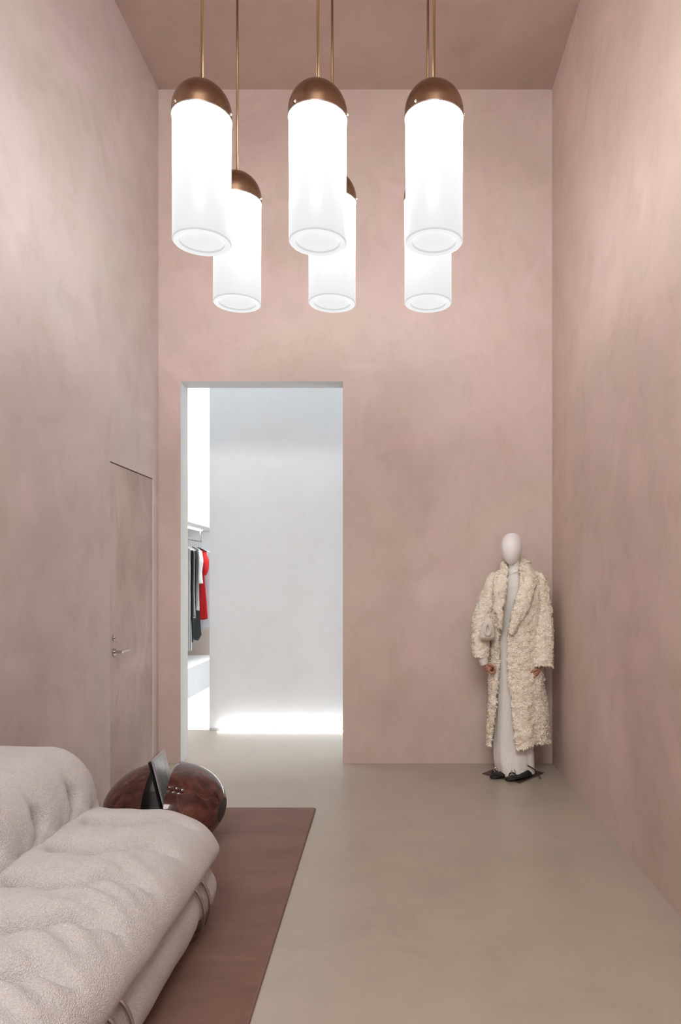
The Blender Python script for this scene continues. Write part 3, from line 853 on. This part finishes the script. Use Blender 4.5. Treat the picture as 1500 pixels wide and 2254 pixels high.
# --- hands
def hand(name, wrist, mirror, tilt):
    """curled hand hanging from wrist; fingers curl to the front, thumb to the side"""
    s = mirror; parts = []
    def T(x, y, z):
        v = Matrix.Rotation(tilt, 3, 'Y')@Vector((x*s, y, z)); return tuple(Vector(wrist)+v)
    parts.append(ctube([T(0, 0, .045), T(0, 0, 0), T(0, -.002, -.03), T(0, -.006, -.062), T(0, -.008, -.074)], [.021, .019, .026, .027, .018], 16))
    parts.append(ctube([T(.010, .010, -.01), T(.004, .014, -.045), T(0, .008, -.070)], [.014, .015, .012], 12))
    lens = [.9, 1.0, .95, .78]
    for k, lf in enumerate(lens):
        y = -.026+k*.0165
        parts.append(ctube([T(.004, y, -.055), T(.008, y, -.078), T(-.008-.003*k, y-.002, -.078-.020*lf), T(-.028, y-.003, -.074-.014*lf), T(-.034, y-.002, -.060-.006*lf)],
                           [.0095, .0088, .0082, .0075, .006], 10, 5))
    parts.append(ctube([T(-.010, -.020, -.018), T(-.022, -.030, -.038), T(-.032, -.030, -.055), T(-.036, -.022, -.068)], [.012, .0105, .009, .0065], 10, 5))
    V, F = join(*parts)
    o = mo(name, V, F, 'skin', man)
    r = o.modifiers.new('r', 'REMESH'); r.mode = 'VOXEL'; r.voxel_size = .0022; r.use_smooth_shade = True
    c = o.modifiers.new('c', 'SMOOTH'); c.iterations = 3
    tag(o, 'tan mannequin hand, fingers curled')
    return o
hand('hand', (mx(1064), MY-.10, mz(1453)), -1, radians(-32))
hand('hand', (mx(1181), MY-.10, mz(1466)), 1, radians(38))
# gown cuff showing below the left sleeve
V, F = ctube([(mx(1058), MY-.092, mz(1440)), (mx(1061), MY-.10, mz(1450)), (mx(1064), MY-.103, mz(1459))], [.034, .034, .029], 24, 8)
V = np.array([v+(v-np.array([mx(1061), MY-.1, v[2]]))*.05*sin(v[2]*900) for v in V])
mo('cuff', V, F, 'cuff', dress)

# --- shoes
def shoe(toe, heel, w, label):
    t = Vector((toe[0], toe[1], 0)); h = Vector((heel[0], heel[1], 0)); d = (t-h); ln = d.length; d.normalize(); s = Vector((-d.y, d.x, 0))
    rings = []
    for i in range(25):
        u = i/24
        wd = w*(sin(pi*min(1, max(0, (u*.97+.015))))**.45)*ip(u, [0, .25, .5, .75, 1], [.78, .78, .82, 1.05, .95])
        ht = ip(u, [0, .12, .5, .75, .92, 1], [.028, .05, .026, .026, .022, .012])
        ring = []
        for k in range(20):
            a = 2*pi*k/20
            ring.append(tuple(h+d*(ln*u)+s*(wd*cos(a)))[:2]+(.009+ht*.5+ht*.5*sin(a)*(1 if sin(a) > 0 else 1),))
        rings.append(np.array(ring))
    o = mo('shoe', *loft(rings, True, True, True), 'shoe', man); tag(o, label)
    # instep strap with ring buckle
    c = h+d*(ln*.72)
    P = [c+s*(w*cos(a))*1.0+Vector((0, 0, .022+.034*sin(a))) for a in np.linspace(0, pi, 12)]
    mo('strap', *tube(P, .0045, 8), 'shoe', o)
    c2 = c+Vector((0, 0, .064))
    P = [c2+(Vector((1, 0, 0))*cos(a)*.014+Vector((0, 0, sin(a)*.015))) for a in np.linspace(0, 2*pi, 25)]
    tag(mo('ring_buckle', *tube(P, .0035, 8, False), 'silver', o), 'silver ring buckle')
    return o
shoe((.655, 4.885), (.80, 4.975), .046, 'black flat sandal, left')
sh = shoe((.755, 4.825), (.955, 4.935), .048, 'black flat sandal, right, with loose ankle strap')
P = [(.925, 4.965, .05), (.915, 4.955, .085), (.905, 4.95, .103), (.885, 4.945, .102), (.865, 4.94, .085)]
mo('ankle_strap', *ctube([(.935, 4.965, .035), (.925, 4.955, .07), (.905, 4.95, .098), (.88, 4.94, .100)], .0042, 8), 'shoe', sh)
mo('loose_strap', *ctube([(.89, 4.945, .100), (.93, 4.93, .088), (.975, 4.915, .062), (1.0, 4.90, .03), (1.012, 4.885, .006)], .0042, 8), 'shoe', sh)

# --- little woven handbag tucked under the arm
bg = thing('handbag', 'small cream woven pouch bag tucked under the mannequin arm', 'handbag', (mx(1066), MY-.19, mz(1404)))
bxc, byc = mx(1067), MY-.158
rings = []
for i in range(33):
    v = i/32; py = 1405-50*v
    hw = ip(v, [0, .04, .12, .3, .55, .8, .95, 1], [.030, .046, .054, .056, .046, .030, .014, .002])
    th = ip(v, [0, .1, .4, .8, 1], [.012, .034, .036, .022, .004])
    sh_ = .012*(v-.3)
    rings.append(np.array([(bxc+sh_+hw*cos(a), byc+.0-th*sin(a)*(1.0+.05*sin(a*34+10*v)), mz(py)) for a in np.linspace(0, 2*pi, 49)[:-1]]))
mo('bag_body', *loft(rings[::-1], True, True, True), 'bag', bg)
P = [(bxc+.021*sin(a)*(1-.35*(cos(a)+1)/2)-.001, byc-.040-.004*cos(a), mz(1381)+.040*cos(a)) for a in np.linspace(0, 2*pi, 33)]
tag(mo('bag_loop', *tube(P, [.0105-.003*cos(a) for a in np.linspace(0, 2*pi, 33)], 12, False), 'bag', bg), 'padded knotted loop')
P = [(bxc+.052*cos(a), byc-.028*abs(sin(a))**.5-.004, mz(1398)-.006*sin(a)) for a in np.linspace(pi+.1, 2*pi-.1, 20)]
mo('piping', *tube([(bxc+.051*cos(a), byc-.034*sin(a), mz(1397)-.003*sin(a)) for a in np.linspace(0, pi, 24)], .0045, 8), 'bag', bg)

# ------------------------------------------------------------------ clothes rail in the room beyond
RX, RZ = -2.72, 1.955
rail = thing('clothes_rail', 'slim metal clothes rail under the soffit beyond the opening', 'clothes rail', (RX, 8.4, RZ))
mo('rail_bar', *tube([(RX, YI+.6, RZ), (RX, 9.36, RZ)], .010, 12), 'steel', rail)
mo('bracket', *box(RX-.008, RX+.008, 9.30, 9.33, RZ, 2.13), 'steel', rail, smooth=False)
mo('bracket', *box(RX-.008, RX+.008, 6.4, 6.43, RZ, 2.13), 'steel', rail, smooth=False)
def gmat(name, col, stripes=None):
    m = mat(name, col, .8)
    a = ntex(m, coords(m, (1, 1, .3)), 14, 4, .6)
    c = ramp(m, a, [(.3, tuple(x*.86 for x in col)), (.7, tuple(min(1, x*1.05) for x in col))])
    if stripes:
        wv = N(m, 'ShaderNodeTexWave', wave_type='BANDS', bands_direction='X'); wv.inputs['Scale'].default_value = stripes[1]
        L(m, coords(m), wv.inputs['Vector']); c = mix(m, c, stripes[0], ramp(m, wv.outputs['Fac'], [(.72, (0, 0, 0)), (.8, (1, 1, 1))]))
    L(m, c, bsdf(m).inputs['Base Color']); return m
GM = {'white': gmat('white cotton', (.75, .74, .73)), 'stripe': gmat('striped cotton', (.74, .73, .70), ((.12, .12, .13), 9)),
      'black': gmat('black cloth', (.018, .019, .022)), 'pattern': gmat('speckled white cloth', (.66, .65, .62)),
      'leather': mat('charcoal leather', (.035, .042, .047), .35), 'red': gmat('red cloth', (.60, .012, .016)), 'grey': gmat('pale grey cloth', (.62, .63, .66))}
def garment(name, label, cat, y, rot, hw, prof, mkey, hang, sleeves=None, fold=5, seed=0):
    """prof: (py at the rail's depth, half width factor); rot turns the shoulder towards the camera"""
    t = thing(name, label, cat, (RX, y, RZ), 'clothes hanging on the rail')
    ux, uy = cos(rot), -sin(rot); vx, vy = -uy, ux
    zp = lambda py: CAMZ-(py-1276)*y/1500
    def W(u, v, z): return (RX+ux*u+vx*v, y+uy*u+vy*v, z)
    pys = [p[0] for p in prof]; rings = []
    for py in np.linspace(pys[0], pys[-1], 44):
        h = hw*ip(py, pys, [p[1] for p in prof]); q = (py-pys[0])/(pys[-1]-pys[0])
        th = .007+.009*q
        ring = []
        for a in np.linspace(0, 2*pi, 65)[:-1]:
            wav = .006*q*sin(a*fold+seed+q*1.5)
            ring.append(W(h*cos(a)*(1+.05*q*sin(a*3+seed)), (th+wav)*sin(a), zp(py)+.012*q*sin(a*2+seed)))
        rings.append(np.array(ring))
    parts = [loft(rings, True, True, True)]
    if sleeves:
        for sd in ((1, -1) if sleeves[0] == 2 else (1,)):
            sp = sleeves[1]
            parts.append(ctube([W(sd*hw*u, v, zp(py)) for (u, v, py, r) in sp], [r for (_, _, _, r) in sp], 14, 6))
    V, F = join(*parts)
    o = mo('cloth', V, F, GM[mkey], t)
    zs = zp(pys[0])
    hk = mo('hanger', *ctube([W(-hw*.85, 0, zs-.035), W(-hw*.4, 0, zs-.004), W(0, 0, zs+.018), W(hw*.4, 0, zs-.004), W(hw*.85, 0, zs-.035)], [.006, .0075, .008, .0075, .006], 10), M['black'] if hang == 'black' else mat_hang, t)
    pts = [W(0, 0, zs+.01), W(0, 0, RZ-.03)]+[W(.016*sin(a), 0, RZ+.002-.016*cos(a)) for a in np.linspace(.2, 4.4, 9)]
    mo('hook', *ctube(pts, .0022, 8, 4), 'steel', hk)
    return t
mat_hang = mat('white hanger', (.8, .8, .8), .4)
garment('dress', 'long white striped gown on the rail, nearest and longest hem beyond the opening', 'dress', 8.70, radians(52), .20, [(1206, .3), (1212, .75), (1240, .66), (1300, .6), (1430, .85)], 'stripe', 'white', seed=1)
garment('coat', 'black long coat on the rail between the striped and speckled white clothes', 'coat', 8.78, radians(52), .21, [(1207, .3), (1213, .8), (1250, .72), (1320, .66), (1412, .72)], 'black', 'white', seed=2)
garment('blouse', 'white speckled tunic on the rail, hem at knee level, black coat before it', 'blouse', 8.86, radians(50), .19, [(1207, .3), (1213, .8), (1250, .7), (1300, .66), (1358, .85)], 'pattern', 'white', seed=3)
garment('jacket', 'black thin jacket on the rail behind the speckled tunic', 'jacket', 8.94, radians(48), .15, [(1207, .3), (1213, .8), (1250, .8), (1300, .7), (1340, .72)], 'black', 'black', seed=4)
garment('blouse', 'white blouse with drooping elbow sleeves hanging beside the red dress', 'blouse', 9.03, radians(42), .17, [(1207, .3), (1213, .9), (1250, .75), (1290, .66), (1342, .7)], 'white', 'white', (1, [(.8, 0, 1214, .024), (1.02, -.01, 1236, .032), (.9, -.01, 1260, .026), (.86, 0, 1284, .034)]), seed=5)
garment('skirt', 'charcoal leather skirt with pointed hem hanging below the white blouse', 'skirt', 9.10, radians(45), .15, [(1285, .3), (1290, .5), (1342, .62), (1390, .85), (1396, .98), (1408, .45)], 'leather', 'black', seed=6, fold=3)
garment('dress', 'bright red short-sleeved dress hanging on the rail beyond the opening', 'dress', 9.2, radians(24), .165, [(1209, .25), (1216, .85), (1245, .74), (1270, .62), (1320, .82), (1362, .95)], 'red', 'black', (2, [(.55, 0, 1219, .035), (.80, -.008, 1236, .045), (.86, -.012, 1254, .034), (.74, -.01, 1266, .015)]), seed=7)
garment('dress', 'pale grey-white dress hanging farthest on the rail, hem below the red dress', 'dress', 9.32, radians(14), .19, [(1212, .3), (1218, .85), (1260, .8), (1300, .72), (1383, .92)], 'grey', 'white', seed=8)
